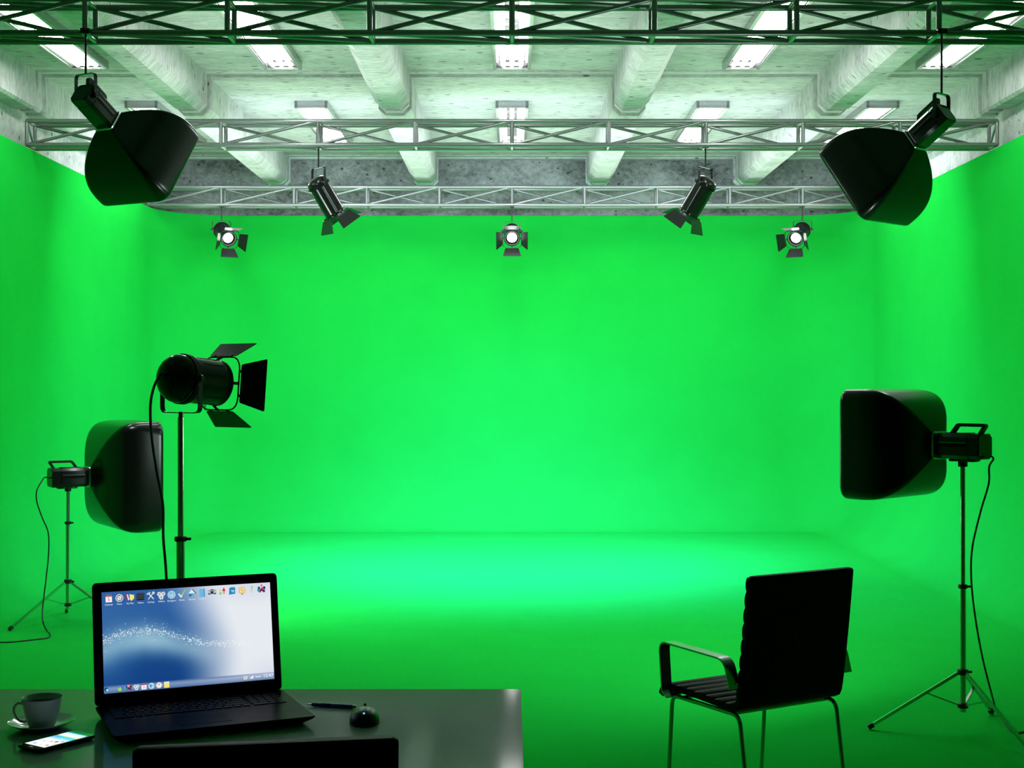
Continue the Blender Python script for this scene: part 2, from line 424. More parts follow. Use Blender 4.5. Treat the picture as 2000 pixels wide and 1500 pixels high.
def hanging_softbox(label, pivot, n, rod_top, rod_xy):
    t = thing('softbox_lamp', label, 'softbox light', (rod_xy[0], rod_xy[1], rod_top), 0, 'softboxes hanging from the front truss')
    o = Vector(t.location); pv = Vector(pivot)-o; n = Vector(n).normalized()
    F = frame(n, pv); head_parts(t, frame(n, pv+n*.07))
    softbox(t, frame(n, pv+n*(.112+.07)), pw=2.5)
    ax = F.to_3x3() @ Vector((1, 0, 0)); zz = Vector((0, 0, 1))
    yh = .115      # yoke crown above the pivot
    pts = fillet([pv+ax*.068, pv+ax*.068+zz*yh, pv-ax*.068+zz*yh, pv-ax*.068], .022, 6)
    bm = B(); ribbon(bm, pts, .020, .004, ax.cross(zz)); obj('yoke', bm, M['blk_satin'], t)
    for s in (-1, 1):
        bm = B(); G = frame(ax, pv+ax*s*.070); lathe(bm, [(.013, -.012), (.014, -.010), (.014, .010), (.013, .012)], 18, G); obj('pivot_knob', bm, M['blk_satin'], t)
    bm = B(); tube(bm, [(0, 0, 0), (pv.x, pv.y, pv.z+yh)], .006, 10); obj('hanging_rod', bm, M['blk_satin'], t)
    bm = B(); box(bm, (0, 0, .012), (.05, .05, .03), bev=.005); obj('truss_clamp', bm, M['blk_satin'], t)
    return t
nl = Vector((.405, .727, -.555)).normalized(); cl_ = Vector((-1.946, 7.43, 2.657)); neckl = cl_-nl*.366
pl = neckl-nl*.182
hanging_softbox('black softbox lamp hanging from the left end of the front truss', pl, nl, TZ0-.02, (pl.x, pl.y))
nr = Vector((-.56, .60, -.575)).normalized(); cr_ = Vector((1.887, 7.36, 2.553)); neckr = cr_-nr*.355
pr = neckr-nr*.182
hanging_softbox('black softbox lamp hanging from the right end of the front truss', pr, nr, TZ0-.02, (pr.x, pr.y))

# ------------------------------------------------------------------ stands
def light_stand(label, x, y, top, ang, mid=.628, r_up=.0100, r_lo=.0128, group='tripod light stands'):
    t = thing('light_stand', label, 'light stand', (x, y, 0), 0, group)
    bm = B(); tube(bm, [(0, 0, mid-.05), (0, 0, top)], r_up, 16); obj('upper_pole', bm, M['chrome'], t)
    bm = B(); tube(bm, [(0, 0, .088), (0, 0, mid)], r_lo, 16); obj('lower_pole', bm, M['chrome'], t)
    def col(z, r, h, nm):
        bm = B(); lathez(bm, [(r*.86, z-h/2), (r, z-h/2+.003), (r, z+h/2-.003), (r*.86, z+h/2)], 20)
        if nm != 'spreader_collar':
            box(bm, (r+.006, 0, z), (.018, .012, .010), bev=.002)
        return obj(nm, bm, M['rubber'], t)
    col(mid, r_lo+.007, .018, 'locking_collar'); col(.26, r_lo+.011, .024, 'leg_collar'); col(.115, r_lo+.010, .020, 'spreader_collar')
    for k in range(3):
        a = ang+k*2*PI/3; d = Vector((math.cos(a), math.sin(a), 0)); s = Vector((-d.y, d.x, 0))
        p0 = d*.020+Vector((0, 0, .255)); p1 = d*.395+Vector((0, 0, .012))
        bm = B(); ribbon(bm, [p0, p1], .013, .013, s); lg = obj('leg', bm, M['chrome'], t, False)
        bm = B(); q = p1+(p0-p1).normalized()*.022; ribbon(bm, [p1-Vector((0, 0, .0))+(p1-p0).normalized()*.004, q], .019, .019, s); obj('rubber_foot', bm, M['rubber'], lg, False)
        m = p0.lerp(p1, .36); bm = B(); ribbon(bm, [d*.018+Vector((0, 0, .118)), m], .011, .007, s); obj('brace', bm, M['chrome'], t, False)
    return t
def stand_softbox(label, x, y, zt, n, S_, Ls, cable, hz, group, mount=True, sc=1.0, pw=4.0):
    t = thing('softbox_lamp', label, 'softbox light', (x, y, zt), 0, group)
    n = Vector(n).normalized(); F = frame(n, (0, 0, hz-zt)) @ Matrix.Scale(sc, 4); head_parts(t, F)
    softbox(t, frame(n, Vector((0, 0, hz-zt))+n*.112*sc), S_, Ls, pw=pw)
    bm = B(); hb = hz-zt-.055*sc
    box(bm, (0, -.005, hb-.006), (.045, .12, .012), frame(n) , .003); box(bm, (0, -.045, hb-.004), (.05, .05, .010), frame(n), .003)
    lathez(bm, [(.018, -.006), (.020, -.004), (.020, hb-.012), (.018, hb-.010)], 18)
    obj('stand_mount', bm, M['blk_satin'], t)
    bm = B(); tube(bm, [Vector(p)-Vector((x, y, zt)) for p in bez(cable, 10)], .0042, 8); obj('power_cable', bm, M['rubber'], t)
    return t
def at(px, py, D): return Vector(((px-1000)*D/2700, D, 1.5-(py-750)*D/2700))
def fl(px, py, z=.004):   # pixel on the floor
    D = 2700*(1.5-z)/(py-750); return Vector(((px-1000)*D/2700, D, z))
RX, RY = 1.942, 5.955; LX, LY = -2.790, 8.685
light_stand('chrome tripod light stand on the right, behind the armchair', RX, RY, 1.150, math.atan2(6.0-RY, 1.542-RX))
light_stand('chrome tripod light stand at the far left, beyond the laptop', LX, LY, .832, math.atan2(8.385-LY, -3.05-LX))
phr = math.radians(43)
nR = (-math.sin(phr), math.cos(phr), 0); hzR = 1.233
rear = Vector((RX, RY, hzR))-Vector(nR)*.104
stand_softbox('black softbox lamp on the right-hand tripod stand, turned away to the left', RX, RY, 1.150, nR, .49, .33,
    [rear+Vector((.025, .0, -.040)), rear+Vector((.030, -.012, -.052)), at(1932, 912, 5.87), at(1931, 945, 5.86), at(1915, 1000, 5.88), at(1899, 1070, 5.9), at(1897, 1130, 5.9), at(1904, 1200, 5.92), at(1918, 1280, 5.95), at(1934, 1345, 5.96), fl(1948, 1392), fl(1965, 1416), fl(1980, 1432), fl(1992, 1431), fl(2010, 1428), fl(2060, 1424)],
    hzR, 'softboxes on tripod stands')
phl = math.radians(57)
nL = (math.sin(phl), math.cos(phl), 0); hzL = .915
rear = Vector((LX, LY, hzL))-Vector(nL)*.110
stand_softbox('big black softbox lamp on the far left tripod stand, turned away to the right', LX, LY, .832, nL, .695, .36,
    [rear+Vector((.01, -.02, .0)), rear+Vector((-.02, -.03, .005)), at(84, 936, 8.55), at(72, 958, 8.5), at(72, 980, 8.5), at(82, 1010, 8.5), at(94, 1040, 8.5), at(95, 1080, 8.5), at(90, 1130, 8.45), at(83, 1190, 8.4), at(84, 1215, 8.3), fl(91, 1231), fl(98, 1240), fl(92, 1246), fl(60, 1250), fl(20, 1254), fl(-30, 1255)],
    hzL, 'softboxes on tripod stands', sc=1.08, pw=5.0)

# ------------------------------------------------------------------ barrel spotlights
def spot_parts(t, pv, n, k=1.0, L=.255, yoke_up=True, yoke_h=.095, lit=True, watt=60, cone=60, lens=True, col=(1, 1, 1)):
    pv = Vector(pv); n = Vector(n).normalized(); F = frame(n, pv) @ Matrix.Scale(k, 4); R3 = F.to_3x3()
    r = .080
    bm = B(); dp = .066 if not yoke_up else .044; prof = [(0.0001, -.012-dp)]
    for i in range(1, 9):
        a = PI/2*i/8; prof.append((r*1.03*math.sin(a), -.012-dp*math.cos(a)))
    prof += [(r*1.03, .006)]
    lathe(bm, prof+[(.02, .008)], 40, F, False); obj('rear_cap', bm, M['blk'], t, True, 40)
    bm = B(); lathe(bm, [(r*1.0, -.004), (r*1.075, -.003), (r*1.075, .016), (r*1.0, .017)], 44, F, False); obj('clamp_band', bm, M['blk_matte'], t)
    bm = B(); lathe(bm, [(r*.6, .012), (r*1.01, .012), (r, .05), (r*.985, L-.02), (r*.985, L-.014), (r, L-.012), (r, L), (r*.9, L), (r*.86, L-.004), (r*.84, L-.05), (r*.5, L-.05)], 44, F, False)
    for a in range(0, 360, 30):   # ribs on the housing
        aa = math.radians(a+15); R = Matrix.Rotation(aa, 4, 'Y'); box(bm, (r*.998, L*.55, 0), (.0025, L*.55, .0035), F @ R)
    obj('barrel', bm, M['blk'], t, True, 40)
    if lens:
        bm = B(); lathe(bm, [(.0001, L-.016), (.03, L-.018), (.048, L-.026), (.050, L-.032), (.0001, L-.032)], 36, F, False); lo = obj('lens', bm, M['lens'] if lit else M['glass'], t)
    # barn door frame: rounded wire square carried on four studs
    q = .092; y = L+.012
    bm = B(); pts = fillet([(-q, y, -q), (q, y, -q), (q, y, q), (-q, y, q)], .045, 6, True)
    tube(bm, [F @ p for p in pts], .0028*k, 8, True)
    for a in range(4):
        R = Matrix.Rotation(a*PI/2, 4, 'Y'); tube(bm, [F @ R @ Vector((r*.96, L-.012, 0)), F @ R @ Vector((r+.006, L, 0)), F @ R @ Vector((q, y, 0))], .0055*k, 8)
    obj('barn_door_frame', bm, M['barndoor'], t)
    op = math.radians(36)
    for a in range(4):
        R = Matrix.Rotation(a*PI/2, 4, 'Y'); ln = .100 if yoke_up else .088
        # door plane: hinge along Z at x=q, opening outwards and forwards
        hx = Vector((q+.004, y+.004, 0)); d = Vector((math.sin(op), math.cos(op), 0)); zz = Vector((0, 0, 1)); nn = d.cross(zz)
        G = F @ R @ Matrix(((d.x, zz.x, nn.x, hx.x), (d.y, zz.y, nn.y, hx.y), (d.z, zz.z, nn.z, hx.z), (0, 0, 0, 1)))
        a0, a1 = (.066, .092)
        bm = B(); plate(bm, rpoly([(0, -a0), (ln, -a1), (ln, a1), (0, a0)], .006, 3), .002, G)
        for s in (-1, 1): box(bm, (0, s*.042, 0), (.012, .010, .007), G, .001)
        obj('barn_door', bm, M['barndoor'], t, True, 30)
    # yoke
    ax = R3 @ Vector((1, 0, 0)); ax.normalize(); zz = Vector((0, 0, 1 if yoke_up else -1)); hw = (r+.014)*k
    p0 = pv+n*.0
    pts = fillet([p0+ax*hw, p0+ax*hw+zz*yoke_h, p0-ax*hw+zz*yoke_h, p0-ax*hw], .024, 6)
    bm = B(); ribbon(bm, pts, .018*k, .0035, ax.cross(zz)); obj('yoke', bm, M['blk_satin'], t)
    for s in (-1, 1):
        bm = B(); lathe(bm, [(.008, -.014), (.016, -.010), (.016, .004), (.010, .010), (.010, .016)], 16, frame(ax*s, p0+ax*s*hw)); obj('pivot_knob', bm, M['blk_satin'], t)
    if lit and watt:
        l = bpy.data.lights.new('spot_beam', 'SPOT'); l.energy = watt; l.spot_size = math.radians(cone); l.spot_blend = .9; l.shadow_soft_size = .05; l.color = col
        lo = bpy.data.objects.new('spot_beam', l); C.objects.link(lo); lo.parent = t
        pos = pv+n*(L+(.09 if watt > 50 else .03))*k; lo.matrix_local = Matrix.Translation(pos) @ n.to_track_quat('-Z', 'Y').to_matrix().to_4x4()
def hanging_spot(label, pivot, n, watt, cone, group, col=(1, 1, 1)):
    yh = .125 if pivot[1] < 12 else .098
    pivot = Vector(pivot); t = thing('spotlight', label, 'spotlight', (pivot.x, pivot.y, TZ0-.015), 0, group)
    pv = pivot-Vector(t.location); spot_parts(t, pv, n, 1, .255, True, yh, True, watt, cone, True, col)
    bm = B(); tube(bm, [(0, 0, .0), (0, 0, pv.z+yh)], .006, 10); obj('hanging_rod', bm, M['blk_satin'], t)
    bm = B(); box(bm, (0, 0, .006), (.045, .045, .022), bev=.004); obj('truss_clamp', bm, M['blk_satin'], t)
    return t
hanging_spot('black barrel spotlight with barn doors hanging from the middle truss on the left', (-1.463, 10.45, 3.010), (.457, .35, -.82), 300, 120, 'spotlights on the middle truss', (.8, 1, 4.2))
hanging_spot('black barrel spotlight with barn doors hanging from the middle truss on the right', (1.463, 10.45, 3.010), (-.457, .35, -.82), 300, 120, 'spotlights on the middle truss', (.8, 1, 4.2))
hanging_spot('small lit spotlight high before the back wall, leftmost of the three', (-2.925, 13.93, 3.050), (.449, -.78, -.436), 2.5, 110, 'spotlights on the rear truss')
hanging_spot('small lit spotlight high before the back wall, middle of the three', (0, 13.93, 3.035), (0, -.93, -.365), 2.5, 110, 'spotlights on the rear truss')
hanging_spot('small lit spotlight high before the back wall, rightmost of the three', (2.925, 13.93, 3.050), (-.449, -.78, -.436), 2.5, 110, 'spotlights on the rear truss')
# big spotlight on its own stand behind the laptop
FX, FY = -1.198, 5.0
light_stand('dark metal pole light stand rising behind the laptop', FX, FY, 1.380, math.radians(100), .94, .0110, .0155, 'tripod light stands')
t = thing('spotlight', 'large glossy black spotlight with open barn doors on the stand behind the laptop', 'spotlight', (FX, FY, 1.380))
pf = Vector((0.001, 0, .1385)); nf = Vector((.575, .812, -.088)).normalized()
spot_parts(t, pf, nf, 1.07, .165, False, .122, False, 0)
bm = B(); lathez(bm, [(.008, 0), (.008, .018), (.006, .020)], 16); obj('stand_stud', bm, M['blk_satin'], t)
bm = B(); back = pf-nf*.07
cb = [back+Vector((.0, -.01, -.0)), back+Vector((-.005, -.03, .012)), at(318, 728, 4.88)-Vector(t.location), at(303, 750, 4.88)-Vector(t.location), at(294, 790, 4.9)-Vector(t.location), at(296, 850, 4.9)-Vector(t.location), at(306, 920, 4.9)-Vector(t.location), at(318, 985, 4.9)-Vector(t.location), at(319, 1050, 4.9)-Vector(t.location), at(325, 1130, 4.9)-Vector(t.location), at(330, 1300, 4.9)-Vector(t.location), at(336, 1480, 4.95)-Vector(t.location), at(350, 1540, 5.1)-Vector(t.location)]
cb[-1] = fl(345, 1555, .006)-Vector(t.location); 
tube(bm, bez(cb, 10), .0048, 8); obj('power_cable', bm, M['rubber'], t)

# ------------------------------------------------------------------ armchairs
def make_chair(label, x, y, rz):
    t = thing('armchair', label, 'chair', (x, y, 0), rz, 'black ribbed armchairs with chrome legs')
    W = .456
    # side profile of the outer surface (y forward, z up)
    outer = [Vector((0, a, b2)) for a, b2 in ((-.056, .876), (-.048, .80), (-.034, .68), (-.018, .56), (-.006, .48), (.000, .452), (.010, .434), (.030, .424), (.06, .422), (.12, .425), (.22, .430), (.34, .432), (.390, .428), (.408, .415), (.414, .402))]
    pts = []
    for i in range(len(outer)-1):
        n_ = max(2, int((outer[i+1]-outer[i]).length/.006))
        for k in range(n_): pts.append(outer[i].lerp(outer[i+1], k/n_))
    pts.append(outer[-1])
    acc = 0; rows = []
    for i, p in enumerate(pts):
        if i: acc += (p-pts[i-1]).length
        a = pts[max(0, i-2)]; b2 = pts[min(len(pts)-1, i+2)]; tg = (b2-a).normalized(); nn = Vector((0, -tg.z, tg.y))
        if nn.dot(Vector((0, 1, 1))) < 0: nn = -nn
        th = .018+.011*abs(math.sin(PI*acc/.052))**.45
        rows.append((p, p+nn*th, acc))
    def shell(nm, sel):
        bm = B(); rings = []
        for j, (p, q, s) in enumerate(sel):
            ins = 0
            if s < .010: ins = .010-math.sqrt(max(0, .010**2-(.010-s)**2))     # rounded top corners
            w2 = W/2-ins; m = .003
            rings.append([Vector((-w2, p.y, p.z)).lerp(Vector((-w2, q.y, q.z)), .12), Vector((-w2+m, p.y, p.z)), Vector((w2-m, p.y, p.z)), Vector((w2, p.y, p.z)).lerp(Vector((w2, q.y, q.z)), .12),
                          Vector((w2, p.y, p.z)).lerp(Vector((w2, q.y, q.z)), .85), Vector((w2-m*2, q.y, q.z)), Vector((-w2+m*2, q.y, q.z)), Vector((-w2, p.y, p.z)).lerp(Vector((-w2, q.y, q.z)), .85)])
        loft(bm, rings); return obj(nm, bm, M['leather'], t, True, 40)
    cut = next(i for i, r_ in enumerate(rows) if r_[0].y > .008 and r_[0].z < .45)
    shell('backrest', rows[:cut+1]); shell('seat', rows[cut:])
    for s in (-1, 1):
        xx = s*.214
        bm = B(); tube(bm, fillet([(xx, .20, .413), (xx, .375, .413), (xx, .405, 0.008)], .035, 6), .0075, 12); lg = obj('leg', bm, M['chrome'], t)
        bm = B(); lathez(bm, [(.010, 0), (.010, .012), (.008, .014)], 12, Matrix.Translation((xx, .405, 0))); obj('glide', bm, M['rubber'], lg)
        bm = B(); tube(bm, fillet([(xx, .20, .413), (xx, .018, .413), (xx, -.045, 0.008)], .035, 6), .0075, 12); lg = obj('leg', bm, M['chrome'], t)
        bm = B(); lathez(bm, [(.010, 0), (.010, .012), (.008, .014)], 12, Matrix.Translation((xx, -.045, 0))); obj('glide', bm, M['rubber'], lg)
        xa = s*.250
        pts_ = fillet([(xa, .335, .418), (xa, .362, .432), (xa, .378, .606), (xa, .03, .600), (xa, .002, .508)], .038, 7)
        bm = B(); ribbon(bm, pts_, .043, .006, (1, 0, 0)); obj('armrest', bm, M['steel'], t, True, 30)
        bm = B(); tube(bm, [(s*.20, .35, .421), (s*.245, .35, .424)], .007, 10); tube(bm, [(s*.20, .004, .522), (s*.245, .006, .522)], .006, 10); obj('armrest_bracket', bm, M['steel'], t)
    for yy in (.06, .33):
        bm = B(); tube(bm, [(-.214, yy, .411), (.214, yy, .411)], .006, 10); obj('cross_rail', bm, M['chrome'], t)
    return t
make_chair('black ribbed armchair with chrome legs standing alone on the green floor at the right', .938, 4.624, math.radians(31))
make_chair('black armchair pulled up to the desk, only the top of its back showing', -.4335, 2.454, math.radians(9.8))

# ------------------------------------------------------------------ desk
DZ = .78
t = thing('desk', 'grey glossy desk in the foreground carrying the laptop', 'desk', (-1.0, 2.98, 0))
bm = B(); x0, x1, y0, y1 = -2.1, .0215, 2.56, 3.262
plate(bm, rpoly([(x0, y0), (x1, y0), (x1, y1), (x0, y1)], .012, 5), .024, Matrix.Translation((1.0, -2.98, DZ-.012)))
bmesh.ops.bevel(bm, geom=[e for e in bm.edges if abs(e.verts[0].co.z-e.verts[1].co.z) < 1e-5], offset=.002, segments=2, affect='EDGES')
obj('table_top', bm, M['desk'], t, True, 30)
for lx in (x0+.05, x1-.05):
    for ly in (y0+.05, y1-.05):
        bm = B(); box(bm, (lx+1, ly-2.98, (DZ-.024)/2), (.045, .045, DZ-.024), bev=.003); obj('leg', bm, M['steel'], t)
bm = B()
for ly in (y0+.05, y1-.05): box(bm, ((x0+x1)/2+1, ly-2.98, DZ-.05), (x1-x0-.14, .025, .05))
obj('apron', bm, M['steel'], t, False)

# ------------------------------------------------------------------ laptop
def lab(name, me, m, parent, mat4):
    o = link(name, me, m, parent); o.matrix_local = mat4; return o
LW, LD = .413, .276
lap = thing('laptop', 'open black laptop showing a blue and white desktop on the desk', 'laptop', (-.902, 2.991, DZ), math.radians(24.2))
bm = B(); ring_b = [(.014, -LD+.03, .0015), (LW-.014, -LD+.03, .0015), (LW-.010, -.006, .0015), (.010, -.006, .0015)]
def rr3(pts, z, r): return [Vector((x, y, z)) for x, y in rpoly(pts, r, 4)]
loft(bm, [rr3([(.016, -LD+.032), (LW-.016, -LD+.032), (LW-.012, -.006), (.012, -.006)], .001, .012),
          rr3([(.003, -LD+.006), (LW-.003, -LD+.006), (LW-.001, 0), (.001, 0)], .014, .010),
          rr3([(0, -LD), (LW, -LD), (LW, .002), (0, .002)], .0185, .010),
          rr3([(0, -LD), (LW, -LD), (LW, .002), (0, .002)], .0205, .010),
          rr3([(.001, -LD+.001), (LW-.001, -LD+.001), (LW-.001, .001), (.001, .001)], .0215, .009)])
obj('base', bm, M['deckm'], lap, True, 25)
bm = B(); 
for xx in (.06, LW-.06): tube(bm, [(xx-.025, .004, .022), (xx+.025, .004, .022)], .0055, 12)
obj('hinge', bm, M['lap'], lap)
bm = B(); box(bm, (LW/2, -.012, .0219), (LW-.05, .0012, .0006)); obj('hinge_strip', bm, M['steel'], lap, False)
# lid: local plane u (x), v (up the lid)
LH = .2655; lean = math.atan2(.049, .261)
LM = Matrix.Translation((0, .001, .0212)) @ Matrix.Rotation(PI/2-lean, 4, 'X')    # local XY plane of the lid, +Z to the viewer
bm = B(); loft(bm, [[LM @ Vector((x, y, z)) for x, y in rrect(LW-2*i, LH-2*i, .011, 5, LW/2, LH/2)] for z, i in ((-.0085, .003), (-.006, 0), (-.001, 0), (0, .001))])
obj('lid', bm, M['bezel'], lap, True, 30)
SW, SH = .3765, .2190; SX, SY = .0195, .0255
ScM = LM @ Matrix.Translation((SX, SY, .0004))
def vcol_grid(name, W_, H_, nx, ny, fn, M4, parent, strength=.88):
    bm = B(); vs = [[bm.verts.new(M4 @ Vector((W_*i/nx, H_*j/ny, 0))) for i in range(nx+1)] for j in range(ny+1)]
    for j in range(ny):
        for i in range(nx): bm.faces.new((vs[j][i], vs[j][i+1], vs[j+1][i+1], vs[j+1][i]))
    me = bpy.data.meshes.new(name); bm.to_mesh(me); bm.free()
    ca = me.color_attributes.new('picture', 'FLOAT_COLOR', 'POINT')
    k = 0
    for j in range(ny+1):
        for i in range(nx+1):
            ca.data[k].color = (*fn(i/nx, j/ny), 1); k += 1
    m, n, l, b = mat(name+'_picture'); at_ = n.new('ShaderNodeVertexColor'); at_.layer_name = 'picture'
    b.inputs['Base Color'].default_value = (0.002, .002, .002, 1); b.inputs['Roughness'].default_value = .12
    l.new(at_.outputs[0], b.inputs['Emission Color']); b.inputs['Emission Strength'].default_value = strength
    return link(name, me, m, parent)
def sm(a, b2, x): 
    t_ = min(1, max(0, (x-a)/(b2-a))); return t_*t_*(3-2*t_)
def mixc(a, b2, f): return tuple(a[i]*(1-f)+b2[i]*f for i in range(3))
def curve_v(u):
    kp = ((0, .51), (.10, .575), (.235, .597), (.35, .56), (.46, .485), (.61, .415), (.80, .39), (1, .385))
    for (a, p_), (b2, q_) in zip(kp, kp[1:]):
        if u <= b2: f_ = (u-a)/(b2-a); return p_+(q_-p_)*f_
    return .385
def wall_fn(u, v):
    blue = mixc((18, 66, 132), (46, 96, 160), sm(.2, .9, v))
    c = mixc(blue, (74, 128, 178), .55*math.exp(-((u-.02)**2/.02+(v-.45)**2/.12)))
    g = math.exp(-((v-(curve_v(u)-.085))/.15)**2)*(1-sm(.5, .8, u)) * (.72+.28*math.exp(-((u-.27)/.16)**2))
    c = mixc(c, (158, 200, 214), .88*g)
    g2 = math.exp(-((v-.20)/.13)**2-((u-.36)/.18)**2); c = mixc(c, (22, 66, 130), .6*g2)
    edge = .585+.06*math.sin(v*3.3+.6)-.03*v
    c = mixc(c, (232, 236, 242), sm(edge-.22, edge+.20, u))
    c = mixc(c, (196, 204, 226), .45*sm(.72, 1, v)*sm(.5, .9, u)); c = mixc(c, (205, 212, 232), .5*sm(.3, .05, v)*sm(.7, 1, u))
    if v < .075:     # task bar
        k = v/.075; tb = mixc((28, 60, 112), (150, 172, 208), .35+.65*math.sin(PI*min(1, k*1.05))**.8*(.75 if k < .5 else 1)); tb = mixc(tb, (214, 220, 234), .55*sm(.6, 1, u)*sm(.3, 1, k))
        c = mixc(tb, c, .15)
    return tuple(x for x in lin(*c))
scr = vcol_grid('screen', SW, SH, 150, 90, wall_fn, ScM, lap); scr['label'] = 'lit blue and white display'
SM = {}
def sc(col):
    k = 'screen_%02x%02x%02x' % col
    if k not in SM: SM[k] = FLAT(k, lin(*col), .88)
    return SM[k]
class Glyph:
    """small flat picture drawn with discs, rectangles and polygons, each with its own colour"""
    def __init__(s): s.bm = B(); s.mats = []; s.z = .0002
    def idx(s, col):
        m = sc(col)
        if m not in s.mats: s.mats.append(m)
        return s.mats.index(m)
    def poly(s, pts, col):
        s.z += .00002; f = s.bm.faces.new([s.bm.verts.new((x, y, s.z)) for x, y in pts]); f.material_index = s.idx(col)
    def rect(s, cx, cy, w_, h_, col): s.poly([(cx-w_/2, cy-h_/2), (cx+w_/2, cy-h_/2), (cx+w_/2, cy+h_/2), (cx-w_/2, cy+h_/2)], col)
    def disc(s, cx, cy, r, col, ry=None, n=20): s.poly([(cx+r*math.cos(2*PI*k/n), cy+(ry or r)*math.sin(2*PI*k/n)) for k in range(n)], col)
    def line(s, a, b2, w_, col):
        d = Vector((b2[0]-a[0], b2[1]-a[1])).normalized()*w_/2; q = (-d.y, d.x)
        s.poly([(a[0]+q[0], a[1]+q[1]), (a[0]-q[0], a[1]-q[1]), (b2[0]-q[0], b2[1]-q[1]), (b2[0]+q[0], b2[1]+q[1])], col)
    def text(s, st, cx, cy, size, col):
        me = text_mesh('glyph_text', st, size); s.z += .00002; n0 = len(s.bm.verts); f0 = len(s.bm.faces)
        s.bm.from_mesh(me); s.bm.verts.ensure_lookup_table(); s.bm.faces.ensure_lookup_table()
        for v in s.bm.verts[n0:]: v.co = Vector((v.co.x+cx, v.co.y+cy, s.z))
        i = s.idx(col)
        for f in s.bm.faces[f0:]: f.material_index = i
        bpy.data.meshes.remove(me)
    def done(s, name, M4, parent):
        me = bpy.data.meshes.new(name); s.bm.to_mesh(me); s.bm.free()
        o = link(name, me, s.mats, parent); o.matrix_local = M4; return o
W_ = (245, 247, 250)
def gear(g, cx, cy, r, col=(225, 228, 230), hub=(90, 120, 160), n=8):
    pts = []
    for k in range(n*4):
        a = 2*PI*k/(n*4); rr = r if (k % 4) in (0, 1) else r*.78; pts.append((cx+rr*math.cos(a), cy+rr*math.sin(a)))
    g.poly(pts, col); g.disc(cx, cy, r*.34, hub)
def ic_calendar(g, k=1.0):
    g.rect(0, -.0005*k, .0135*k, .0150*k, W_); g.rect(0, .0058*k, .0135*k, .0034*k, (196, 60, 52))
    for i in range(5): g.rect((-.005+i*.0025)*k, .0082*k, .0012*k, .003*k, (120, 130, 150))
    g.text('5', 0, -.0022*k, .0115*k, (200, 20, 24))
def ic_music(g):
    g.disc(0, 0, .0085, (222, 226, 230)); g.disc(0, 0, .0068, (70, 82, 100)); gear(g, 0, 0, .0055, (230, 232, 234), (60, 70, 90), 6); g.line((-.004, -.004), (.005, .005), .0012, (240, 240, 240))
def ic_files(g):
    for i, c in enumerate(((196, 40, 46), W_, (30, 50, 130), W_)): g.poly([(-.009+i*.0025, .0065), (-.0065+i*.0025, .0065), (-.004+i*.0025, -.006), (-.0065+i*.0025, -.006)], c)
    g.poly([(0, .006), (.009, .005), (.009, -.003), (.003, -.008), (-.001, -.004)], (246, 232, 130))
def ic_video(g):
    g.rect(0, -.001, .0165, .0135, (20, 24, 30)); g.poly([(-.0085, .0062), (.0085, .0075), (.0085, .0095), (-.0085, .0082)], (60, 66, 76))
    for j in range(3):
        for i in range(5): g.rect(-.0062+i*.0031, .003-j*.0036, .0016, .0006, (190, 200, 206))
def ic_tools(g):
    g.line((-.006, -.007), (.005, .006), .0022, (205, 210, 216)); g.line((.006, -.007), (-.005, .006), .0022, (225, 228, 232)); g.line((-.009, .004), (-.001, .008), .0034, (196, 204, 212)); g.disc(.0058, .0068, .003, (212, 218, 224))
def ic_gallery(g):
    for dx, dy, r in ((-.004, .003, .0055), (.0045, .0035, .005), (0, -.004, .0058)): gear(g, dx, dy, r, (222, 226, 226), (120, 150, 150), 6)
def ic_nav(g):
    g.disc(0, 0, .0088, (190, 224, 238)); g.disc(0, 0, .0070, (110, 178, 214)); g.disc(0, 0, .0052, (160, 212, 232)); g.poly([(-.003, .0052), (.0012, 0), (-.0012, 0)], (190, 40, 40)); g.poly([(.003, -.0052), (.0012, 0), (-.0012, 0)], (240, 246, 250))
def ic_check(g):
    g.poly([(-.0085, .0005), (-.0055, .002), (-.002, -.004), (.0065, .010), (.009, .010), (-.0015, -.0085)], (236, 246, 236)); g.poly([(0, 0), (.0065, .010), (.009, .010), (.001, -.0035)], (130, 210, 90))
def ic_house(g):
    g.poly([(-.008, 0), (0, .0095), (.008, 0)], (226, 238, 244)); g.rect(-.0005, -.003, .011, .007, (88, 176, 206)); g.disc(-.004, -.0035, .0035, (30, 130, 160)); g.line((.001, .009), (.0095, -.001), .0016, (30, 34, 40))
def ic_book(g):
    g.rect(0, 0, .0125, .0185, (104, 186, 226)); g.rect(.005, 0, .0025, .0185, (70, 150, 200))
def ic_camera(g):
    g.rect(0, 0, .018, .0095, (52, 56, 62)); g.rect(0, .0052, .007, .003, (70, 74, 80)); g.disc(0, 0, .0050, (200, 206, 212)); g.disc(0, 0, .0038, (24, 34, 50)); g.disc(.001, .001, .0013, (120, 160, 200)); g.rect(-.0068, .001, .003, .006, (210, 212, 216)); g.rect(.0068, .001, .003, .006, (210, 212, 216))
def ic_arrows(g):
    g.rect(-.004, .002, .005, .009, (196, 226, 170)); g.poly([(-.008, -.002), (0, -.002), (-.004, -.008)], (130, 200, 110)); g.rect(.004, -.002, .004, .008, (230, 150, 150)); g.poly([(0, .001), (.008, .001), (.004, .010)], (214, 40, 50))
def ic_folder(g):
    g.poly([(-.0075, -.008), (.007, -.0065), (.0075, .0075), (-.006, .008)], (40, 136, 186)); g.poly([(-.006, .008), (.003, .0098), (.0075, .0075)], (110, 190, 220)); g.rect(.0015, .001, .008, .0012, W_); g.rect(.002, -.0018, .006, .001, W_)
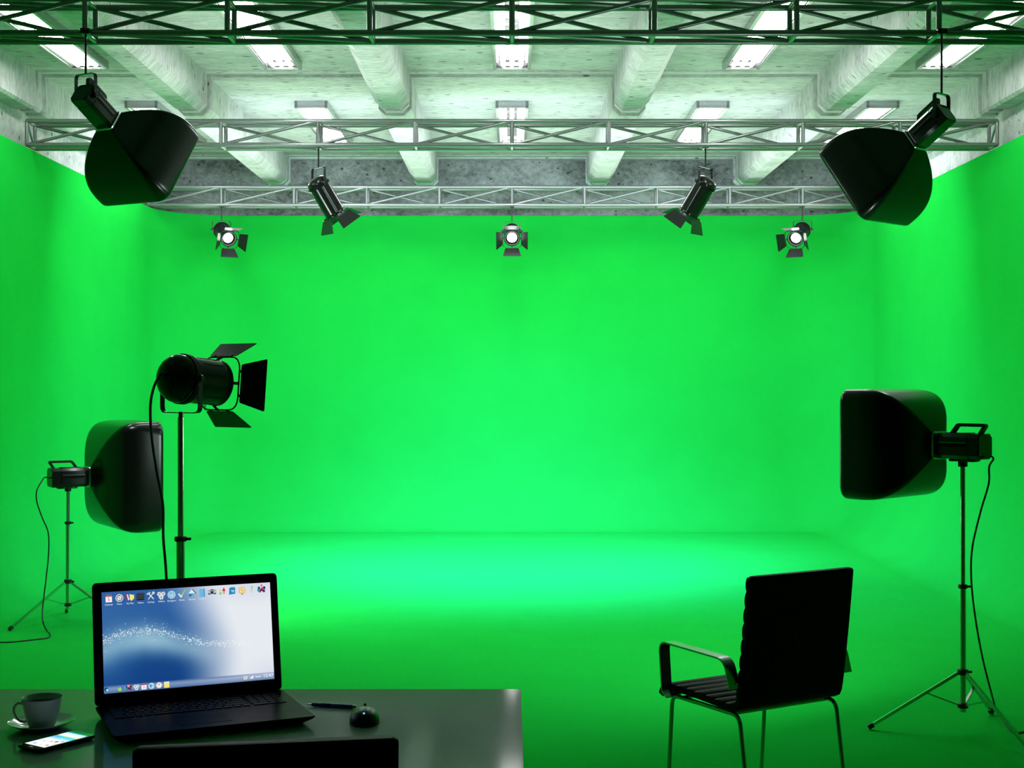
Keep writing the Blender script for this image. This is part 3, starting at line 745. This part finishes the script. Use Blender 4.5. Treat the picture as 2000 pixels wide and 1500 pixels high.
def ic_coin(g):
    for dx, dy in ((-.003, .003), (.003, .004), (.003, -.003), (-.003, -.002)): g.disc(dx, dy, .0048, (228, 190, 110)); g.disc(dx, dy, .0028, (246, 226, 176))
    g.rect(0, -.0085, .004, .002, (90, 90, 100))
def ic_help(g): g.text('?', 0, .001, .021, (126, 204, 96))
def ic_media(g):
    for i, (dx, dy, c) in enumerate(((-.006, .003, (40, 60, 180)), (.006, .003, (24, 30, 60)), (-.004, -.004, (196, 30, 80)), (.005, -.004, (60, 40, 150)), (0, .006, (240, 240, 240)), (0, -.001, (30, 30, 40)), (-.007, -.002, (40, 150, 120)), (.002, .002, (220, 60, 60)))):
        g.rect(dx, dy, .0055, .0060, c)
    g.disc(0, .0085, .0022, (230, 60, 70))
icons = [(ic_calendar, 'Calendar'), (ic_music, 'Music'), (ic_files, 'My Files'), (ic_video, 'Videos'), (ic_tools, 'Settings'), (ic_gallery, 'Gallery'), (ic_nav, 'Navigator'), (ic_check, 'Marks'), (ic_house, 'Finance'), (ic_book, 'Contacts'), (ic_camera, ''), (ic_arrows, ''), (ic_folder, ''), (ic_coin, ''), (ic_help, ''), (ic_media, '')]
for i, (fn, s_) in enumerate(icons):
    u = .0400+i*.0604; g = Glyph(); fn(g)
    if s_: g.text(s_, 0, -.0133, .0049, W_ if i < 9 else (236, 214, 222))
    else: g.rect(0, -.0133, .010, .0006, (206, 210, 222))
    g.done('desktop_icon', ScM @ Matrix.Translation((u*SW, SH-.0145, .0002)), lap)
def tb_start(g): g.disc(0, 0, .0056, (60, 150, 190)); g.disc(-.001, .001, .0042, (20, 70, 120)); g.disc(.0012, -.0006, .0024, (200, 230, 240))
def tb_leaf(g): g.poly([(-.0045, -.005), (.001, -.005), (.003, 0), (-.001, .003), (-.0065, -.001)], (160, 220, 70)); g.poly([(0, .005), (.007, .003), (.006, -.004), (.002, -.003)], (60, 130, 210))
def tb_globe(g): g.disc(0, 0, .0065, (200, 228, 240)); g.poly([(-.004, .003), (0, .004), (.001, -.001), (-.001, -.005), (-.004, -.001)], (60, 150, 190)); g.poly([(.002, .002), (.005, .002), (.004, -.003)], (60, 150, 190))
def tb_clock(g): g.disc(0, 0, .0066, (206, 208, 214)); g.disc(0, 0, .0054, (242, 240, 232)); g.line((0, 0), (-.002, .003), .0009, (40, 40, 50)); g.line((0, 0), (.002, .004), .0007, (40, 40, 50))
def tb_note(g): g.rect(0, -.0005, .0115, .0125, (242, 232, 110)); g.rect(0, .0045, .0115, .0035, (236, 230, 236))
bar = [(.0150, tb_start), (.094, tb_leaf), (.139, lambda g: ic_media(g)), (.183, lambda g: ic_gallery(g)), (.226, lambda g: ic_calendar(g, .78)), (.269, tb_globe), (.313, tb_clock), (.357, tb_note)]
for i, (u, fn) in enumerate(bar):
    g = Glyph(); fn(g); sc_ = .72 if i in (2, 3) else 1
    g.done('taskbar_icon', ScM @ Matrix.Translation((u*SW, .0085, .0002)) @ Matrix.Scale(sc_, 4), lap)
g = Glyph(); g.rect(0, 0, .008, .007, (226, 236, 226)); g.text('A', -.0005, 0, .007, (206, 20, 30)); g.done('taskbar_icon', ScM @ Matrix.Translation((.824*SW, .0080, .0002)), lap)
g = Glyph(); g.poly([(-.005, -.003), (.004, -.003), (.004, .0045)], (238, 242, 250)); g.done('taskbar_icon', ScM @ Matrix.Translation((.861*SW, .0080, .0002)), lap)
g = Glyph(); g.rect(0, 0, .012, .0024, (214, 222, 236)); g.done('taskbar_icon', ScM @ Matrix.Translation((.901*SW, .0080, .0002)), lap)
g = Glyph(); g.text('12:47', 0, 0, .0105, (250, 250, 255)); g.done('clock_digits', ScM @ Matrix.Translation((.963*SW, .0088, .0002)), lap)
g = Glyph(); rnd = random.Random(3)
for i in range(760):
    u = rnd.random()**1.2*.85; v = curve_v(u)+rnd.gauss(0, .012+.020*rnd.random())
    r = rnd.choice((.0004, .0005, .0007, .0010)); c = mixc((250, 253, 255), (214, 234, 242), rnd.random())
    g.disc(u*SW, v*SH, r, tuple(int(q/8)*8+7 for q in c), n=6)
for i in range(46):
    u = rnd.random()*.55; v = curve_v(u)+rnd.gauss(0, .06); r = rnd.uniform(.0010, .0018)
    base = wall_fn(u, v); f = lambda c: int(255*(1.055*c**(1/2.4)-.055)) if c > .003 else 10
    c = mixc(tuple(f(q) for q in base), (236, 244, 250), .30); g.disc(u*SW, v*SH, r, tuple(int(q/8)*8+4 for q in c), n=12)
g.done('sparkle_trail', ScM @ Matrix.Translation((0, 0, -.0001)), lap)
# keyboard: every key is its own part
rows_ = [(-.030, [1.0]*20, .0080), (-.046, [1]*13+[2]+['g']+[1]*4, .0145), (-.0645, [1.5]+[1]*12+[1.5]+['g']+[1]*4, .0145), (-.083, [1.75]+[1]*11+[2.25]+['g']+[1]*4, .0145), (-.1015, [1.3]+[1]*11+[2.7]+['g']+[1]*4, .0145), (-.120, [1.3, 1, 1, 1, 6, 1, 1, 1.2, 1, 1]+['g']+[2, 1, 1], .0145)]
kcache = {}
letters = ['', '1234567890-=', 'QWERTYUIOP[]', 'ASDFGHJKL;', 'ZXCVBNM,./', '']
kx0 = .022; pitch = (LW-.044)/19.3
for ri, (yy, ks, kh) in enumerate(rows_):
    tot = sum(.3 if k == 'g' else k for k in ks); x = kx0; f = (LW-.044)/(tot*pitch)
    for ki, k in enumerate(ks):
        if k == 'g': x += .3*pitch*f; continue
        kw = k*pitch*f; key = (round(kw, 4), kh)
        if key not in kcache:
            bm = B(); loft(bm, [[Vector((a, b2, z)) for a, b2 in rrect(kw-.0026-i, kh-i, .0015, 2)] for z, i in ((0, 0), (.0012, .0001), (.0017, .0010))]); kcache[key] = to_mesh('key', bm, True, 30)
        o = link('key', kcache[key], M['key'], lap, loc=(x+kw/2, yy, .0213))
        L_ = letters[ri]; li = ki-(0 if ri in (1,) else 1)
        if L_ and 0 <= li < len(L_) :
            me = text_mesh('legend', L_[li], .0060); ob = link('key_legend', me, M['legend'], o, loc=(-.003, .002, .0019))
        x += kw
bm = B(); loft(bm, [[Vector((a, b2, z)) for a, b2 in rrect(LW*.26, .074, .003, 3, LW*.46, -.205)] for z in (.0214, .0219)]); obj('touchpad', bm, M['lap'], lap, True, 30)

# ------------------------------------------------------------------ phone
ph = thing('smartphone', 'black smartphone lying face up with a lit screen, in front of the coffee cup', 'phone', (-.9090, 2.7625, DZ), math.radians(56.2))
PL, PW = .1405, .0715
bm = B(); loft(bm, [[Vector((x, y, z)) for x, y in rrect(PL-2*i, PW-2*i, .011, 6)] for z, i in ((.0005, .006), (.003, .0015), (.006, 0), (.0082, .0002), (.009, .0012))]); obj('phone_body', bm, M['phonebody'], ph, True, 30)
bm = B(); loft(bm, [[Vector((x, y, z)) for x, y in rrect(PL-.004, PW-.004, .009, 6)] for z in (.009, .0094)]); obj('front_glass', bm, M['glass'], ph, True, 30)
def ph_fn(u, v):
    if u > .965: c = (20, 70, 150)
    elif u > .80: c = mixc((150, 190, 245), (236, 240, 255), sm(.97, .84, u)); 
    elif u > .70: c = mixc((236, 240, 255), (212, 214, 170), sm(.80, .72, u))
    elif u > .42: c = mixc((250, 253, 255), (60, 176, 232), sm(.42, .70, u))
    else: c = (252, 252, 255)
    return tuple(q*1.0 for q in lin(*c))
vcol_grid('phone_screen', .108, .0600, 60, 8, ph_fn, Matrix.Translation((-.0535, -.0300, .0097)), ph, 1.0)
PhM = Matrix.Translation((-.0535, -.0300, .0096))
for (u, v, c, kk) in ((.10, .72, (110, 190, 220), 0), (.10, .40, (250, 225, 170), 0), (.12, .14, (220, 150, 150), 1), (.30, .72, (190, 220, 225), 0), (.34, .42, (150, 190, 235), 0), (.37, .24, (60, 60, 80), 1), (.24, .03+.05, (215, 215, 190), 0), (.44, .10, (120, 170, 170), 0)):
    g = Glyph(); g.disc(0, 0, .0045, c)
    if kk: g.disc(.001, 0, .002, (160, 40, 40) if u < .2 else (20, 20, 30))
    g.done('app_icon', PhM @ Matrix.Translation((u*.108, v*.06, .0002)), ph)
bm = B(); box(bm, (-.0625, 0, .0096), (.004, .012, .0004), bev=.0001); obj('home_button', bm, M['steel'], ph)

# ------------------------------------------------------------------ coffee cup, saucer, spoon
CX, CY = -.984, 2.894
bm = B(); lathez(bm, [(.0001, .002), (.028, .001), (.030, 0), (.034, .0015), (.050, .006), (.064, .0125), (.0685, .0150), (.0683, .0162), (.063, .0148), (.048, .0085), (.034, .0045), (.0001, .004)], 56)
sa = obj('saucer', bm, M['porcelain'], None, True, 60); sa.location = (CX, CY, DZ); tag(sa, 'round white saucer under the coffee cup at the left end of the desk', 'saucer')
cup = thing('coffee_cup', 'white cup of black coffee on a saucer, left of the laptop', 'cup', (CX, CY, DZ+.0045))
bm = B(); lathez(bm, [(.0001, .002), (.022, .0015), (.024, 0), (.0262, .001), (.028, .004), (.0315, .014), (.0355, .030), (.0388, .045), (.0410, .0575), (.0418, .0595), (.0410, .0602), (.0396, .0585), (.0370, .045), (.0335, .030), (.0295, .014), (.024, .006), (.0001, .005)], 56)
obj('cup_body', bm, M['porcelain'], cup, True, 60)
bm = B(); lathez(bm, [(.0001, .0475), (.0368, .0475), (.0372, .048), (.0001, .048)], 40); obj('coffee', bm, M['coffee'], cup, False)
bm = B(); hd = Vector((-.97, -.22, 0)).normalized()
hp = bez([hd*.038+Vector((0, 0, .0480)), hd*.046+Vector((0, 0, .0500)), hd*.0535+Vector((0, 0, .044)), hd*.0555+Vector((0, 0, .034)), hd*.050+Vector((0, 0, .020)), hd*.042+Vector((0, 0, .0125)), hd*.031+Vector((0, 0, .011))], 8)
sd = Vector((-hd.y, hd.x, 0)); rings = []
for p, x, u, tt in frames([Vector(p) for p in hp]):
    nn = tt.cross(sd).normalized(); rings.append([p+sd*math.cos(2*PI*k/12)*.0050+nn*math.sin(2*PI*k/12)*.0030 for k in range(12)])
loft(bm, rings); obj('handle', bm, M['porcelain'], cup)
sp = thing('teaspoon', 'small metal teaspoon resting on the right side of the saucer', 'spoon', (CX+.040, CY-.030, DZ+.0112), math.radians(28))
bm = B(); pts = bez([(-.016, 0, -.002), (.0, 0, -.0005), (.018, 0, .0045), (.034, 0, .0085)], 6); ribbon(bm, pts, .0050, .0013, (0, 1, 0)); obj('spoon_handle', bm, M['steel'], sp, True, 60)
bm = B(); rings = []
for k in range(9):
    a = PI*k/8; yy = .0085*math.sin(a); xx = -.024-.012*math.cos(a)*-1
    rings.append([Vector((xx, yy*math.cos(b2)+0, -.0022+.0012*math.cos(a)**2+.0008*math.sin(b2))) for b2 in [2*PI*j/12 for j in range(12)]])
rings[0] = [v+Vector((0, .0002*math.cos(2*PI*j/12), 0)) for j, v in enumerate(rings[0])]; rings[-1] = [v+Vector((0, .0002*math.cos(2*PI*j/12), 0)) for j, v in enumerate(rings[-1])]
loft(bm, rings); obj('spoon_bowl', bm, M['steel'], sp)

# ------------------------------------------------------------------ pen and mouse
def dk(px, py, z=0): D = (1.5-DZ-z)*2700/(py-750); return Vector(((px-1000)*D/2700, D, DZ+z))
a = dk(598, 1375.5, .0045); b2 = dk(696, 1381, .0045); d = (b2-a); Lp = d.length
pen = thing('pen', 'dark blue ballpoint pen lying on the desk behind the mouse', 'pen', (a.x, a.y, DZ), math.atan2(d.y, d.x)-PI/2)
T = Matrix.Translation((0, 0, .0048))
bm = B(); lathe(bm, [(.0004, 0), (.0008, .002), (.0014, .003), (.0030, .0135), (.0034, .014)], 16, T); obj('pen_tip', bm, M['steel'], pen)
bm = B(); lathe(bm, [(.0034, .0135), (.0042, .018), (.0046, .030), (.0047, Lp*.5), (.0045, Lp*.5+.0003), (.0045, Lp*.5+.0013), (.0047, Lp*.5+.0016), (.0046, Lp-.009), (.0036, Lp-.0085)], 20, T); obj('pen_barrel', bm, M['pen_blue'], pen)
bm = B(); lathe(bm, [(.0036, Lp-.009), (.0038, Lp-.008), (.0038, Lp-.002), (.0030, Lp), (.0001, Lp)], 16, T); obj('pen_button', bm, M['steel'], pen)
mp = dk(712, 1410)
mo = thing('computer_mouse', 'black wireless mouse with a small blue light on the desk', 'mouse', (mp.x, mp.y, DZ), math.radians(4))
Lm = .102
def m_h(u): return .031*max(.02, 1-abs((u-.46)/.545)**2.3)**.62
bm = B(); rings = []; NM = 30
for i in range(NM+1):
    u = .5-.5*math.cos(PI*i/NM); y = -Lm/2+Lm*u; e = max(.0, 1-abs(2*u-1)**2.5)**.5+.01; wd = .0318*e; h = m_h(u); ring = []
    for k in range(28):
        a_ = 2*PI*k/28; ring.append(Vector((wd*math.cos(a_)*(1 if math.sin(a_) > -.01 else .94), y, .0012+(h*(math.sin(a_)**.80) if math.sin(a_) > 1e-6 else 0))))
    rings.append(ring)
loft(bm, rings); bmesh.ops.remove_doubles(bm, verts=bm.verts[:], dist=.00004); obj('mouse_body', bm, M['mouse'], mo, True, 70)
bm = B(); lathe(bm, [(.006, -.003), (.0085, -.002), (.0085, .002), (.006, .003)], 20, frame((1, 0, 0), (0, .026, .0255))); obj('scroll_wheel', bm, M['rubber'], mo)
u_ = .15; y_ = -Lm/2+Lm*u_; sl = (m_h(u_+.01)-m_h(u_-.01))/(.02*Lm); nn = Vector((0, -sl, 1)).normalized()
bm = B(); lathe(bm, [(.0001, .0008), (.0020, .0007), (.0025, .0), (.0025, -.002), (.0001, -.002)], 16, frame(nn, (.0, y_, .0012+m_h(u_))), True); o_ = obj('indicator_light', bm, M['led'], mo); o_['label'] = 'glowing blue indicator light'
